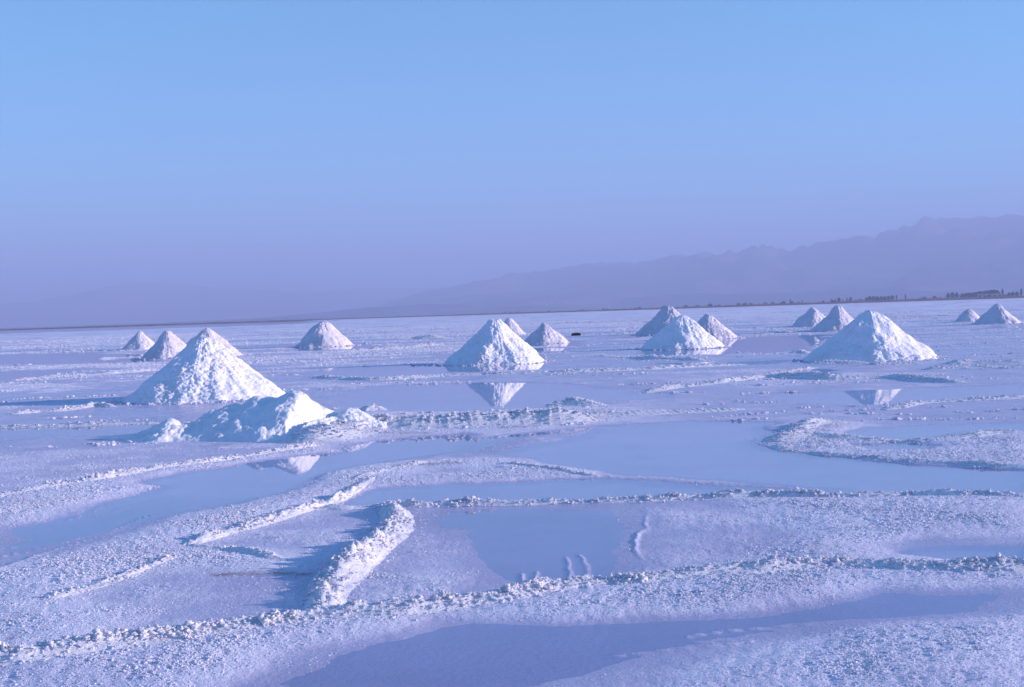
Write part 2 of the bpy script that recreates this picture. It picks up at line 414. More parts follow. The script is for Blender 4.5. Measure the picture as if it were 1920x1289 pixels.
# ------------------------------------------------------------------ far shore, mountains
def skyline(pts, x): 
    p = np.array(pts, float); return np.interp(x, p[:, 0], p[:, 1])
def px_of_theta(t): return 960 + FPX * np.tan(t)
def range_mesh(name, dist, depth, sky_pts, seed, rough, nth=700, nr=70, wave=1.0):
    t = np.linspace(R(-42), R(42), nth); q = np.linspace(0, 1, nr)
    T, Q = np.meshgrid(t, q)
    x = px_of_theta(T)
    hpx = skyline(sky_pts, x)
    rad = dist + depth * Q
    Hh = hpx / FPX * (dist + depth * 0.6)
    XX = rad * np.sin(T); YY = rad * np.cos(T)
    prof = sstep(0, 0.62, Q) ** 0.9 * (1 - 0.9 * sstep(0.62, 1.0, Q))
    s = dist / 9000
    n = 1 - np.abs(fbm(XX / (1500 * s * wave), YY / (1500 * s * wave), seed, 6, 0.50)) * 2
    n2 = fbm(XX / (400 * s), YY / (400 * s), seed + 9, 4)
    ZZ = Hh * (prof * (1 + rough * 0.16 * (n - .55)) + rough * 0.48 * (n - 0.5) * sstep(0, .35, Q) * (1 - sstep(.5, .7, Q)) + rough * 0.04 * n2 * prof)
    app = (ZZ / rad).max(0) * FPX
    kern = np.ones(13) / 13; sm = np.convolve(np.pad(app, 6, 'edge'), kern, 'valid')
    ZZ = ZZ * (hpx[0] / np.maximum(sm, 1e-3))[None, :]
    ZZ = np.maximum(ZZ, 0) - 2
    o = mesh_from(name, np.stack([XX, YY, ZZ], -1).reshape(-1, 3), grid_faces(nr, nth), M_mtn)
    tag(o, kind='structure'); return o, T, rad, ZZ
range_mesh('mountains', 6500, 9500, [(-400,2),(300,3),(560,8),(700,22),(800,46),(900,62),(960,73),(1050,80),(1100,89),(1200,88),(1300,100),(1380,101),(1400,106),(1440,108),(1480,101),(1540,110),(1600,117),(1680,126),(1700,136),(1740,144),(1800,144),(1880,142),(1920,146),(2100,165),(2600,130)], 3, 0.75)
range_mesh('far_mountains', 13500, 6000, [(-600,30),(-100,42),(60,46),(150,60),(230,74),(300,75),(400,64),(480,60),(560,50),(700,55),(850,50),(1100,60),(2500,60)], 31, 0.8)
_, FT, FR, FZ = range_mesh('foothills', 6200, 2200, [(-600,2),(300,3),(480,6),(620,14),(700,20),(800,22),(900,20),(1000,26),(1150,22),(1300,26),(1500,22),(1700,30),(1920,28),(2500,30)], 77, 0.9, wave=.8)


# ------------------------------------------------------------------ muddy far shore
def z_at(x, y):
    return terrain(np.atleast_1d(np.asarray(x, float)), np.atleast_1d(np.asarray(y, float)))[0]
t = np.linspace(R(-40), R(40), 900); q = np.array([0, .04, .10, .16, .3, .6, 1.0])
T, Q = np.meshgrid(t, q)
rad = 1880 + 25 * fbm(T * 60, T * 0, 8, 4) + Q * 620
px = px_of_theta(T)
hb = np.interp(px, [-300, 300, 700, 1300, 1700, 2300], [1.3, 1.2, 1.4, 2.4, 3.4, 3.6]) * (1 + .25 * fbm(T * 160, T * 0, 18, 4))
ZZ = np.interp(Q, q, [-0.3, .55, 1.0, 1.0, .8, .75, .7]) * hb
tag(mesh_from('shore', np.stack([rad * np.sin(T), rad * np.cos(T), ZZ], -1).reshape(-1, 3), grid_faces(len(q), 900), M_bank), kind='structure')
def shore_z(px): return float(np.interp(px, [-300, 300, 700, 1300, 1700, 2300], [1.3, 1.2, 1.4, 2.4, 3.4, 3.6])) * .78

crumb_pts = []          # (x, y, z, size)
# ------------------------------------------------------------------ conical salt piles
def cone(xc, y_front, y_apex, rpx, label, seed, res=(220, 90), rnd=0.06, lean=0.0, squash=1.0):
    """pile from its centre column, base line, apex line and half-width in photo pixels"""
    hy = horizon_y(xc)
    d = CAM_H * FPX / (y_front - hy) / (1 - rpx / FPX)
    c = ground(xc, hy + CAM_H * FPX / d)
    c = c * d / c[1]
    rad = rpx * d / FPX
    Hh = CAM_H - (y_apex - hy) * d / FPX
    na, nr = res
    a = np.linspace(0, 2 * math.pi, na, endpoint=False); q = np.linspace(0, 1, nr) ** 0.85
    A, Q = np.meshgrid(a, q)
    rim = 1 + 0.07 * fbm(np.cos(A) * 1.6 + seed * 3.1, np.sin(A) * 1.6, seed, 3)
    rho = Q * 1.05
    # straight flanks, rounded top, a slight spread at the foot
    prof = (1 - np.sqrt(rho ** 2 + rnd ** 2)) / (1 - rnd)
    PX = rho * rad * rim * np.cos(A); PY = rho * rad * rim * np.sin(A) * squash
    PZ = prof * Hh
    s = seed * 17.3
    arc = A * rad * 0.6
    big = fbm(PX / 0.55 + s, PY / 0.55 - s, seed, 3)
    rill = fbm(A * 9 + s, rho * 1.2, seed + 4, 4)
    clod = lumps(PX / 0.125 + s, (PY + PZ) / 0.125, seed + 5) - 0.6
    clod2 = lumps(PX / 0.055 + s, (PY + PZ) / 0.055, seed + 6) - 0.6
    rough = sstep(-0.25, 0.25, fbm(PX / 0.7 - s, PY / 0.7 + PZ, seed + 7, 3) + 0.25 * np.cos(A + 1.2))
    k = sstep(0, 0.10, rho) * (1 - sstep(0.97, 1.05, rho)) + 0.25
    disp = k * (0.085 * big * Hh / 1.3 + 0.010 * rill * Hh + rough * (0.032 * clod + 0.022 * clod2) + 0.008 * fbm(PX / .06, (PY + PZ) / .06, seed + 8, 2))
    nx = np.cos(A) * 0.62; ny = np.sin(A) * 0.62
    PX = PX + nx * disp + lean * Hh * prof; PY = PY + ny * disp; PZ = PZ + 0.78 * disp
    base = float(z_at(c[0], c[1])[0])
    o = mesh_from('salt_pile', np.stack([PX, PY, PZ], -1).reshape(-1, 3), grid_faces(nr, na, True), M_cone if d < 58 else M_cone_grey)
    o.location = (c[0], c[1], max(0.0, min(base, 0.02)) - 0.005)
    g = np.random.default_rng(seed + 500); n = int(260 * min(1, 40 / d) * rad)
    ca = g.random(n) * 6.283; cr_ = rad * (0.97 + 0.22 * g.random(n) ** 2)
    cx, cy_ = c[0] + cr_ * np.cos(ca), c[1] + cr_ * np.sin(ca) * squash
    cs_ = (0.012 + 0.045 * g.random(n) ** 3) * (1 if d < 45 else 1.4)
    crumb_pts.append(np.stack([cx, cy_, np.maximum(z_at(cx, cy_), -0.01) + cs_ * .2, cs_], 1))
    return tag(o, label, 'salt pile', 'conical salt piles on the flat')
G = 'conical salt piles on the flat'
cone(385, 757, 632, 150, 'largest conical salt pile at left, rough and lumpy, right behind the broken heap', 1, (460, 190), 0.07)
cone(389, 671, 614, 66, 'salt pile whose tip peeps over the largest left pile', 2)
cone(315, 674, 620, 53, 'middle of the three small salt piles left behind the largest pile', 3)
cone(264, 657, 621, 36, 'leftmost and smallest salt pile, mirrored in a pool at its foot', 4)
cone(608, 651, 602, 56, 'round-topped lone salt pile between the left group and the centre pile', 5, rnd=0.22)
cone(929, 685, 599, 95, 'large central salt pile with smooth blue shaded left flank', 6, (360, 150), 0.06)
cone(955, 629, 597, 33, 'small salt pile half hidden behind the large central pile', 7)
cone(1021, 645, 605, 43, 'small salt pile right of the large central pile, sunlit right side', 8)
cone(1254, 628, 573, 62, 'tall grey salt pile at the back of the centre right trio', 9)
cone(1281, 656, 590, 78, 'front salt pile of the centre right trio, mirrored in shallow brine', 10, (300, 120))
cone(1330, 637, 589, 55, 'right salt pile of the centre right trio, mostly sunlit', 11)
cone(1523, 614, 577, 40, 'small far salt pile at the left of the right hand pair', 12)
cone(1571, 622, 573, 50, 'far salt pile touching the biggest right pile from behind', 13)
cone(1631, 680, 581, 121, 'biggest salt pile on the right with broad rough sunlit front', 14, (400, 170), 0.07)
cone(1817, 606, 580, 28, 'low domed salt pile beside the rightmost pile', 15, rnd=0.3)
cone(1870, 609, 570, 44, 'rightmost salt pile near the edge of the picture', 16)

# ------------------------------------------------------------------ the broken heap
def heap():
    pk = [((550, 811), .63, .86), ((492, 811), .56, .80), ((442, 813), .46, .70), ((400, 815), .36, .58), ((326, 820), .27, .46), ((286, 822), .13, .36), ((360, 818), .22, .45), ((660, 806), .31, .62), ((610, 816), .20, .50)]
    c0 = ground(480, 812)
    u = np.linspace(-2.4, 2.2, 350); v = np.linspace(-1.9, 2.4, 230)
    UX, VY = np.meshgrid(u, v); Xw = UX + c0[0]; Yw = VY + c0[1]
    wx = Xw + 0.10 * fbm(Xw / .35, Yw / .35, 3, 3); wy = Yw + 0.16 * fbm(Xw / .35, Yw / .35, 9, 3)
    z = np.full(Xw.shape, -0.2)
    for (p, h, r_) in pk:
        g = ground(*p)
        dd = np.hypot((wx - g[0]), (wy - g[1]) * 0.62)
        zz = h * (1.08 - np.sqrt((dd / r_) ** 2 + 0.018))
        kk = 0.05; hh = np.clip(0.5 + 0.5 * (zz - z) / kk, 0, 1); z = z * (1 - hh) + zz * hh + kk * hh * (1 - hh)
    # straight shovel cut on the sunny side, with a trench at its foot
    a, b = np.array([-3.06, 17.55]), np.array([-2.52, 19.1])
    dr = (b - a) / np.linalg.norm(b - a); nr_ = np.array([dr[1], -dr[0]])
    sd_ = (Xw - a[0]) * nr_[0] + (Yw - a[1]) * nr_[1] + .05 * fbm(Xw / .4, Yw / .4, 44, 3)
    al = (Xw - a[0]) * dr[0] + (Yw - a[1]) * dr[1]
    lim = 0.17 * np.clip(al / 1.5, -.2, 1.2) + np.maximum(0, -sd_) * 1.25
    z = np.where((sd_ > -0.7) & (sd_ < .10), np.minimum(z, lim), z)
    # scooped bite on the left
    g = ground(372, 812); z -= 0.16 * np.exp(-((Xw - g[0]) / .22) ** 2 - ((Yw - g[1]) / .5) ** 2)
    rg = sstep(-0.1, 0.3, fbm(Xw / .5, Yw / .5, 30, 3) + .1)
    z += sstep(0, .06, z) * (0.022 * fbm(Xw / .22, Yw / .22, 12, 4) + 0.010 * (lumps(Xw / .045, Yw / .05, 7) - .6) + rg * (0.030 * (lumps(Xw / .10, Yw / .13, 2) - .6) + 0.018 * (lumps(Xw / .05, Yw / .06, 4) - .6)))
    edge = np.minimum(np.minimum(UX - u[0], u[-1] - UX), np.minimum(VY - v[0], v[-1] - VY))
    z = np.where(edge < 0.05, -0.2, z)
    Fq = grid_faces(len(v), len(u)); zf = z.ravel()
    keep = (zf[Fq] > -0.04).any(1); Fq = Fq[keep]
    used, inv = np.unique(Fq, return_inverse=True)
    Vv = np.stack([UX, VY, np.maximum(z, -0.05)], -1).reshape(-1, 3)[used]
    o = mesh_from('salt_heap', Vv, inv.reshape(-1, 4), M_cone)
    o.location = (c0[0], c0[1], 0.012)
    tag(o, 'broken low salt heap with shovel cut sunny face, in front of the largest pile', 'salt heap')
heap()

# ------------------------------------------------------------------ salt lumps (shared meshes)
def ico(sub):
    import bmesh
    bm = bmesh.new(); bmesh.ops.create_icosphere(bm, subdivisions=sub, radius=1.0)
    Vv = np.array([v.co[:] for v in bm.verts]); Ff = np.array([[v.index for v in f.verts] for f in bm.faces]); bm.free()
    return Vv, Ff
IV, IF = ico(3)
lump_meshes = []
for k in range(7):
    n = np.zeros(len(IV)); g = np.random.default_rng(50 + k)
    cs = g.normal(size=(14, 3)); cs /= np.linalg.norm(cs, axis=1)[:, None]
    dd = np.max(IV @ cs.T, axis=1)                       # knobs
    r_ = 0.55 + 0.60 * sstep(0.74, 1.0, dd) * (0.6 + 0.4 * np.sin(IV @ cs[0] * 7)) + 0.06 * g.normal(size=len(IV))
    Vv = IV * r_[:, None] * np.array([1.0, 0.9 + .2 * g.random(), 0.78 + .2 * g.random()])
    o = mesh_from('salt_lump', Vv, IF, M_lump); lump_meshes.append(o.data); bpy.data.objects.remove(o)

# ------------------------------------------------------------------ salt ridges
def ridge(pts, hw, h, label, seed, nparts=0, lump=(0.012, 0.03), dens=160, lean=0.0, taper=0.15, cat='salt ridge', crumbs=True, prof_pow=1.0, boost=0.0):
    P = catmull(gpts(pts), 0.04 if hw < .3 else 0.10)
    dif = np.gradient(P, axis=0); L = np.concatenate([[0], np.cumsum(np.linalg.norm(np.diff(P, axis=0), axis=1))])
    tn = dif / np.linalg.norm(dif, axis=1)[:, None]; nn = np.stack([tn[:, 1], -tn[:, 0]], 1)
    S = L / L[-1]
    env = np.minimum(1, np.minimum(S, 1 - S) / taper) ** 0.7 if taper > 0 else np.ones_like(S)
    amp = h * env * np.clip(0.85 + 0.75 * fbm(L / (hw * 3), L * 0 + seed, seed, 2), 0.25, 1.8)
    wid = hw * (0.85 + 0.35 * fbm(L / (hw * 4), L * 0 + seed * 2.2, seed + 3, 3)) * (0.5 + 0.5 * env)
    tq = np.linspace(-1.25, 1.25, 27)
    A, Tq = np.meshgrid(np.arange(len(P)), tq, indexing='ij')
    XX = P[A, 0] + nn[A, 0] * Tq * wid[A]; YY = P[A, 1] + nn[A, 1] * Tq * wid[A]
    tt = np.clip(np.abs(Tq + lean * 0.4 * (1 - Tq ** 2)), 0, 1)
    pr = np.maximum(0, 1 - np.sqrt(tt ** 2 + .012) + .02) ** prof_pow
    zz = amp[A] * pr
    sc_ = max(0.03, hw * 0.35) if hw < .3 else .09
    zz = zz * (0.8 + 0.5 * fbm(XX / sc_, YY / sc_, seed + 11, 3)) + np.minimum(1, pr * 2) * ((.35 if hw < .3 else .16) * h * (lumps(XX / (sc_ * .8), YY / (sc_ * .8), seed) - .55))
    gz = np.clip(z_at(XX.ravel(), YY.ravel()).reshape(XX.shape), -0.03, 0.05)
    zz = np.where(np.abs(Tq) > 1.1, -0.03, zz) + gz - 0.004
    o0 = P[len(P) // 2]
    o = mesh_from('salt_ridge' if cat == 'salt ridge' else 'salt_mound', np.stack([XX - o0[0], YY - o0[1], zz], -1).reshape(-1, 3), grid_faces(len(P), len(tq))[:, ::-1], M_ridge)
    o.location = (o0[0], o0[1], 0)
    tag(o, label, cat, 'salt ridges raked up on the flat' if cat == 'salt ridge' else 'small salt mounds on the flat')
    if not crumbs: return o
    g = np.random.default_rng(seed * 7 + 1)
    lump = (lump[0] * .34, lump[1] * .46); dens *= 6
    n = int(L[-1] * 2 * hw * dens)
    ai = g.integers(0, len(P), n); tqv = np.clip(g.normal(0, 0.62, n), -1.7, 1.7)
    ti = np.clip(((tqv + 1.25) / 2.5 * 26), 0, 26).astype(int)
    inside = np.abs(tqv) < 1.25
    x = P[ai, 0] + nn[ai, 0] * tqv * wid[ai] + g.normal(0, .01, n); y = P[ai, 1] + nn[ai, 1] * tqv * wid[ai]
    zb = np.where(inside, zz[ai, ti], 0.012)
    sz = (lump[0] + (lump[1] - lump[0]) * g.random(n) ** 2.6) * (0.6 + 0.4 * env[ai]) * (1 - .3 * np.minimum(1, np.abs(tqv))) * (.6 + .6 * sstep(-.35, .35, fbm(x / .22, y / .22, seed + 21, 3))) * (1 + boost * (1 - S[ai]) ** 2)
    order = np.argsort(-sz)
    for i in order[:nparts]:
        c_ = bpy.data.objects.new('salt_lump', lump_meshes[int(g.integers(0, 7))]); C.objects.link(c_); c_.parent = o
        s_ = sz[i] * 1.15
        c_.location = (x[i] - o0[0], y[i] - o0[1], zb[i] + s_ * (.25 if hw < .3 else .05))
        c_.rotation_euler = (g.random() * .8, g.random() * .8, g.random() * 6.28); c_.scale = (s_ * (.8 + .5 * g.random()), s_, s_ * (0.65 + .4 * g.random()))
    r_ = order[nparts:]
    crumb_pts.append(np.stack([x[r_], y[r_], zb[r_] + sz[r_] * .1, sz[r_]], 1))
    return o
ridge([(-40,1250),(60,1241),(130,1230),(220,1217),(330,1201),(440,1182),(560,1166),(640,1156),(730,1151),(830,1141),(900,1134),(950,1126),(1020,1111),(1100,1099),(1200,1094),(1290,1086),(1400,1079),(1480,1071),(1560,1066),(1650,1069),(1750,1073),(1960,1071)], .17, .06,
      'long lumpy salt ridge crossing the whole foreground', 11, 290, (.010, .038), 620, taper=0, boost=.45)
ridge([(690,953),(722,953),(745,972),(728,1008),(692,1040),(657,1068),(632,1092),(616,1115),(606,1150),(590,1166)], .19, .115,
      'steep diagonal salt ridge with bright right face, joining the foreground ridge', 12, 150, (.010, .034), 520, lean=-.3, taper=.22)
ridge([(712,950),(790,951),(850,948),(1000,945),(1100,942),(1200,940),(1290,937),(1350,935),(1450,933),(1560,933),(1700,930),(1830,931),(1960,934)], .10, .055,
      'thin straight lumpy salt ridge along the near edge of the wide pool', 13, 150, (.014, .040), 420, taper=.03)
ridge([(700,903),(672,918),(640,935),(600,951),(545,968),(480,989),(440,1000),(400,1011),(347,1028)], .10, .055,
      'bright salt rim stepping down left along the raked pan', 14, 60, (.012, .03), 420, lean=-.3, taper=.08)
ridge([(715,953),(650,956),(600,957),(552,964)], .07, .04, 'short low salt rim joining the top of the diagonal ridge from the left', 15, 20, (.012, .028), 420)
ridge([(330,1050),(260,1076),(215,1092),(170,1107),(120,1121),(80,1132)], .09, .04, 'bright salt rim at far left below the crusted band', 16, 40, (.012, .03), 420, lean=-.3)
ridge([(347,1028),(390,1030),(430,1034),(490,1045),(535,1057)], .08, .035, 'short salt rim curving between the two raked pans', 17, 20, (.010, .024), 420)
ridge([(560,834),(610,822),(660,808),(710,803),(770,803),(840,801),(930,797),(1000,794),(1060,792),(1110,788)], .60, .17,
      'thick crusty salt bank running right from the broken heap', 18, 120, (.014, .05), 230, taper=.10)
ridge([(1090,788),(1125,779),(1180,779),(1280,774),(1400,768)], .30, .07, 'flat salt bank tailing off right from the thick crusty bank', 19, 0, (.02, .05), 130)
ridge([(1590,797),(1550,797),(1515,801),(1490,815),(1455,832)], .28, .09, 'curved salt ridge with bright top at right middle distance', 20, 0, (.015, .04), 200, taper=.12)
ridge([(1450,838),(1500,848),(1560,853),(1640,860),(1700,866),(1800,871),(1960,880)], .16, .03, 'rough salt edge along the far side of the wide pool, right', 21, 0, (.014, .036), 260, taper=.05)
ridge([(1520,815),(1600,826),(1700,829),(1800,826),(1870,815),(1960,812)], .22, .03, 'rough salt ridge inside the right middle pool area', 22, 0, (.02, .05), 120)
ridge([(585,708),(660,713),(720,713),(830,706),(950,702),(1060,699),(1150,696),(1280,690),(1400,684)], .28, .085, 'long thin salt ridge in front of the large central pile', 23, 0, (.03, .07), 60, taper=.05)
ridge([(1425,706),(1490,709),(1560,712),(1640,710),(1700,711),(1740,716),(1810,719)], .36, .13, 'dark edged salt ridge in front of the biggest right pile', 24, 0, (.03, .07), 50, taper=.08)
ridge([(1730,694),(1800,692),(1860,691),(1960,690)], .36, .12, 'dark edged salt ridge at the right edge below the rightmost pile', 25, 0, (.03, .07), 40, taper=.1)
ridge([(1770,683),(1850,681),(1960,680)], .4, .12, 'thin dark salt ridge at the right edge, the farther of two', 26, 0, (.03, .07), 30)
ridge([(20,714),(100,708),(180,704),(240,699),(310,694)], .35, .12, 'sunlit salt ridge left of the largest pile, beyond its long shadow', 27, 0, (.03, .08), 60)
ridge([(20,778),(70,773),(110,771),(150,766),(180,762),(215,764)], .22, .08, 'small sunlit salt ridge below the long shadow at left', 28, 20, (.02, .06), 150)
ridge([(-40,940),(40,925),(100,914),(160,906),(230,894),(300,880),(420,866),(520,850),(610,836)], .13, .05, 'crusty salt rim along the upper edge of the left pool', 29, 60, (.014, .04), 260, taper=.03)
ridge([(-40,803),(100,800),(200,797),(300,794)], .15, .06, 'low dark edged salt ridge left of the broken heap', 30, 0, (.02, .04), 120)
ridge([(1205,738),(1250,729),(1320,722),(1420,709),(1470,698),(1530,690)], .30, .08, 'low sunlit salt ridge left of the dark edged ridge', 31, 0, (.02, .06), 70)
ridge([(1660,770),(1720,757),(1800,752),(1960,745)], .25, .06, 'crumbly salt ridge right of the small mirrored reflection', 32, 0, (.02, .06), 90)
ridge([(660,905),(720,888),(780,874),(830,869)], .09, .03, 'bright left rim of the crusted island in the pool', 33, 20, (.012, .03), 300)
ridge([(940,873),(1000,879),(1060,888),(1125,896)], .09, .03, 'bright right tail of the crusted island in the pool', 34, 20, (.012, .03), 300)
ridge([(180,674),(235,671),(300,668)], .5, .10, 'flat salt shelf at the foot of the leftmost small piles', 35, 0, (.03, .08), 25)
ridge([(600,663),(680,658),(740,655),(800,650),(860,648)], .5, .16, 'broken salt ridge between the round-topped pile and the central pile', 36, 0, (.04, .12), 30)
ridge([(1100,668),(1180,672),(1260,674),(1330,678)], .4, .10, 'blue shaded salt ridge in front of the centre right trio', 37, 0, (.03, .08), 40)
ridge([(1515,682),(1580,681),(1660,684),(1720,682)], .4, .10, 'crumbled salt along the foot of the biggest right pile', 38, 0, (.03, .09), 60)
def mound(pts, hw, h, label, seed, **k): ridge(pts, hw, h, label, seed, cat='salt mound', taper=.45, **k)
mound([(1025,762),(1075,758),(1125,763)], .38, .13, 'small salt mound between the bank and the central pool', 41, lump=(.02, .06), dens=100)
mound([(685,772),(700,768),(722,770)], .30, .12, 'tiny salt mound behind the start of the thick bank', 42, lump=(.02, .05), dens=100)
mound([(745,636),(790,634),(835,636)], 1.2, .36, 'far low salt mound between the round-topped and central piles', 43, lump=(.05, .12), dens=12)
mound([(1720,607),(1770,606),(1830,607)], 1.3, .18, 'low spread salt mound left of the domed pile', 44, lump=(.05, .12), dens=8)
mound([(1430,626),(1480,622),(1545,622)], 1.2, .28, 'low shaded salt mound left of the far right hand pair', 45, lump=(.05, .12), dens=8)
mound([(1150,627),(1162,626),(1175,627)], .7, .16, 'tiny far salt mound left of the centre right trio', 46, lump=(.05, .1), dens=8)
mound([(1485,664),(1498,662),(1515,664)], .35, .13, 'tiny peaked salt mound left of the biggest right pile', 47, lump=(.03, .07), dens=30)

# ------------------------------------------------------------------ crust: uncountable salt crumbs
def scatter(r0, r1, dens, s0, s1, seed):
    g = np.random.default_rng(seed); half = R(29)
    n = int(half * (r1 ** 2 - r0 ** 2) * dens)
    r_ = np.sqrt(g.random(n) * (r1 ** 2 - r0 ** 2) + r0 ** 2); a_ = (g.random(n) * 2 - 1) * half
    x = r_ * np.sin(a_); y = r_ * np.cos(a_)
    z, c, _ = terrain(x, y)
    patch = 0.35 + 0.65 * sstep(-.25, .3, fbm(x / .5, y / .5, seed + 3, 3))
    keep = (g.random(n) < c * patch * .95 + 0.006) & (z > 0.0)
    x, y, z = x[keep], y[keep], z[keep]
    s = (s0 + (s1 - s0) * g.random(len(x)) ** 2.5) * (0.5 + 0.5 * c[keep]) * (.75 + .5 * sstep(-.3, .4, fbm(x / .35, y / .35, seed + 9, 3)))
    crumb_pts.append(np.stack([x, y, z - s * .05, s], 1))
scatter(4.2, 8, 9000, .0025, .009, 101)
scatter(8, 13, 4800, .0035, .011, 102)
scatter(13, 22, 2000, .005, .015, 103)
scatter(22, 40, 620, .008, .024, 104)
scatter(40, 80, 120, .015, .042, 105)
scatter(80, 220, 9, .03, .075, 106)
def streaks(n, r0, r1, seed):
    """thin broken lines of salt clods across the middle distance"""
    g = np.random.default_rng(seed)
    for _ in range(n):
        r_ = r0 * (r1 / r0) ** g.random(); a_ = (g.random() * 2 - 1) * R(26)
        L = r_ * (0.02 + 0.09 * g.random()); m = int(L / 0.03); t = np.sort(g.random(m) - .5)
        hd = g.normal(0, .25)
        x = r_ * math.sin(a_) + L * t * math.cos(hd); y = r_ * math.cos(a_) + L * t * math.sin(hd) + .25 * fbm(t * 6, t * 0 + _, seed, 3) * L * .25 + g.normal(0, .07, m)
        gap = fbm(t * 7 + _, t * 0, seed + 1, 3) > -.15
        if not gap.any(): continue
        x, y = x[gap], y[gap]; z = z_at(x, y); kp = z > .001; x, y, z = x[kp], y[kp], z[kp]
        s_ = (0.010 + 0.034 * g.random(len(x)) ** 2.5) * (0.7 + r_ / 90)
        crumb_pts.append(np.stack([x, y, np.maximum(z, -.005) + s_ * .15, s_], 1))
streaks(260, 18, 190, 61)
def crumbs_object():
    A = np.vstack(crumb_pts); n = len(A)
    me = bpy.data.meshes.new('salt_crumbs'); me.vertices.add(n)
    me.vertices.foreach_set('co', np.ascontiguousarray(A[:, :3], np.float32).ravel())
    at = me.attributes.new('size', 'FLOAT', 'POINT'); at.data.foreach_set('value', A[:, 3].astype(np.float32))
    o = bpy.data.objects.new('salt_crumbs', me); C.objects.link(o); me.materials.append(M_crumb)
    ng = bpy.data.node_groups.new('crumbs', 'GeometryNodeTree')
    ng.interface.new_socket('Geometry', in_out='INPUT', socket_type='NodeSocketGeometry')
    ng.interface.new_socket('Geometry', in_out='OUTPUT', socket_type='NodeSocketGeometry')
    gi = ng.nodes.new('NodeGroupInput'); go = ng.nodes.new('NodeGroupOutput')
    g2i = ng.nodes.new('GeometryNodeGeometryToInstance')
    for k in range(5):
        icn = ng.nodes.new('GeometryNodeMeshIcoSphere'); icn.inputs['Radius'].default_value = 1.0; icn.inputs['Subdivisions'].default_value = 2
        sp = ng.nodes.new('GeometryNodeSetPosition')
        nz = ng.nodes.new('ShaderNodeTexNoise'); nz.noise_dimensions = '4D'; nz.inputs['W'].default_value = k * 3.7; nz.inputs['Scale'].default_value = 1.5; nz.inputs['Detail'].default_value = 2
        pos = ng.nodes.new('GeometryNodeInputPosition')
        mr = ng.nodes.new('ShaderNodeMapRange'); mr.inputs[1].default_value = .3; mr.inputs[2].default_value = .7; mr.inputs[3].default_value = .35; mr.inputs[4].default_value = 1.4
        vm = ng.nodes.new('ShaderNodeVectorMath'); vm.operation = 'SCALE'
        ng.links.new(nz.outputs[0], mr.inputs[0]); ng.links.new(pos.outputs[0], vm.inputs[0]); ng.links.new(mr.outputs[0], vm.inputs['Scale'])
        ng.links.new(icn.outputs[0], sp.inputs['Geometry']); ng.links.new(vm.outputs[0], sp.inputs['Position'])
        sm = ng.nodes.new('GeometryNodeSetMaterial'); sm.inputs['Material'].default_value = M_crumb
        ng.links.new(sp.outputs[0], sm.inputs[0]); ng.links.new(sm.outputs[0], g2i.inputs[0])
    ip = ng.nodes.new('GeometryNodeInstanceOnPoints'); ip.inputs['Pick Instance'].default_value = True
    rv = ng.nodes.new('FunctionNodeRandomValue'); rv.data_type = 'FLOAT_VECTOR'
    rv.inputs[0].default_value = (-.4, -.4, 0); rv.inputs[1].default_value = (.4, .4, 6.28)
    na = ng.nodes.new('GeometryNodeInputNamedAttribute'); na.inputs[0].default_value = 'size'
    ng.links.new(gi.outputs[0], ip.inputs['Points']); ng.links.new(g2i.outputs[0], ip.inputs['Instance'])
    ng.links.new(rv.outputs[0], ip.inputs['Rotation']); rs = ng.nodes.new('FunctionNodeRandomValue'); rs.data_type = 'FLOAT_VECTOR'; rs.inputs['Seed'].default_value = 5
    rs.inputs[0].default_value = (.7, .7, .5); rs.inputs[1].default_value = (1.5, 1.3, 1.0)
    vs_ = ng.nodes.new('ShaderNodeVectorMath'); vs_.operation = 'SCALE'
    ng.links.new(rs.outputs[0], vs_.inputs[0]); ng.links.new(na.outputs[0], vs_.inputs['Scale']); ng.links.new(vs_.outputs[0], ip.inputs['Scale'])
    ng.links.new(ip.outputs[0], go.inputs[0])
    md = o.modifiers.new('crumbs', 'NODES'); md.node_group = ng
    tag(o, 'white salt crumbs crusting the flat', kind='stuff')
    print('CRUMBS', n)
crumbs_object()

# ------------------------------------------------------------------ black block
def block():
    import bmesh
    g = ground(1080, 630); d = g[1]
    bm = bmesh.new(); bmesh.ops.create_cube(bm, size=1.0)
    bmesh.ops.subdivide_edges(bm, edges=bm.edges[:], cuts=5, use_grid_fill=True)
    W = 17 * d / FPX; Hh = 5.2 * d / FPX
    for v in bm.verts:
        p = v.co
        rx = 1 - 0.10 * (abs(p.z) * 2) ** 4
        p.x *= W * rx; p.y *= W * .55 * rx; p.z = (p.z + .5) * Hh * (1 + 0.10 * math.sin(p.x * 9 + 1) - .12 * abs(p.x / W) ** 2)
    me = bpy.data.meshes.new('block'); bm.to_mesh(me); bm.free(); me.materials.append(M_dark)
    o = bpy.data.objects.new('black_block', me); C.objects.link(o); o.location = (g[0], g[1], float(z_at(g[0], g[1])[0]) - .01); o.rotation_euler.z = .1
    tag(o, 'small black block lying on the far salt, right of the central piles', 'block')
block()

ORD = ['first', 'second', 'third', 'fourth', 'fifth', 'sixth', 'seventh', 'eighth', 'ninth', 'tenth', 'eleventh', 'last']
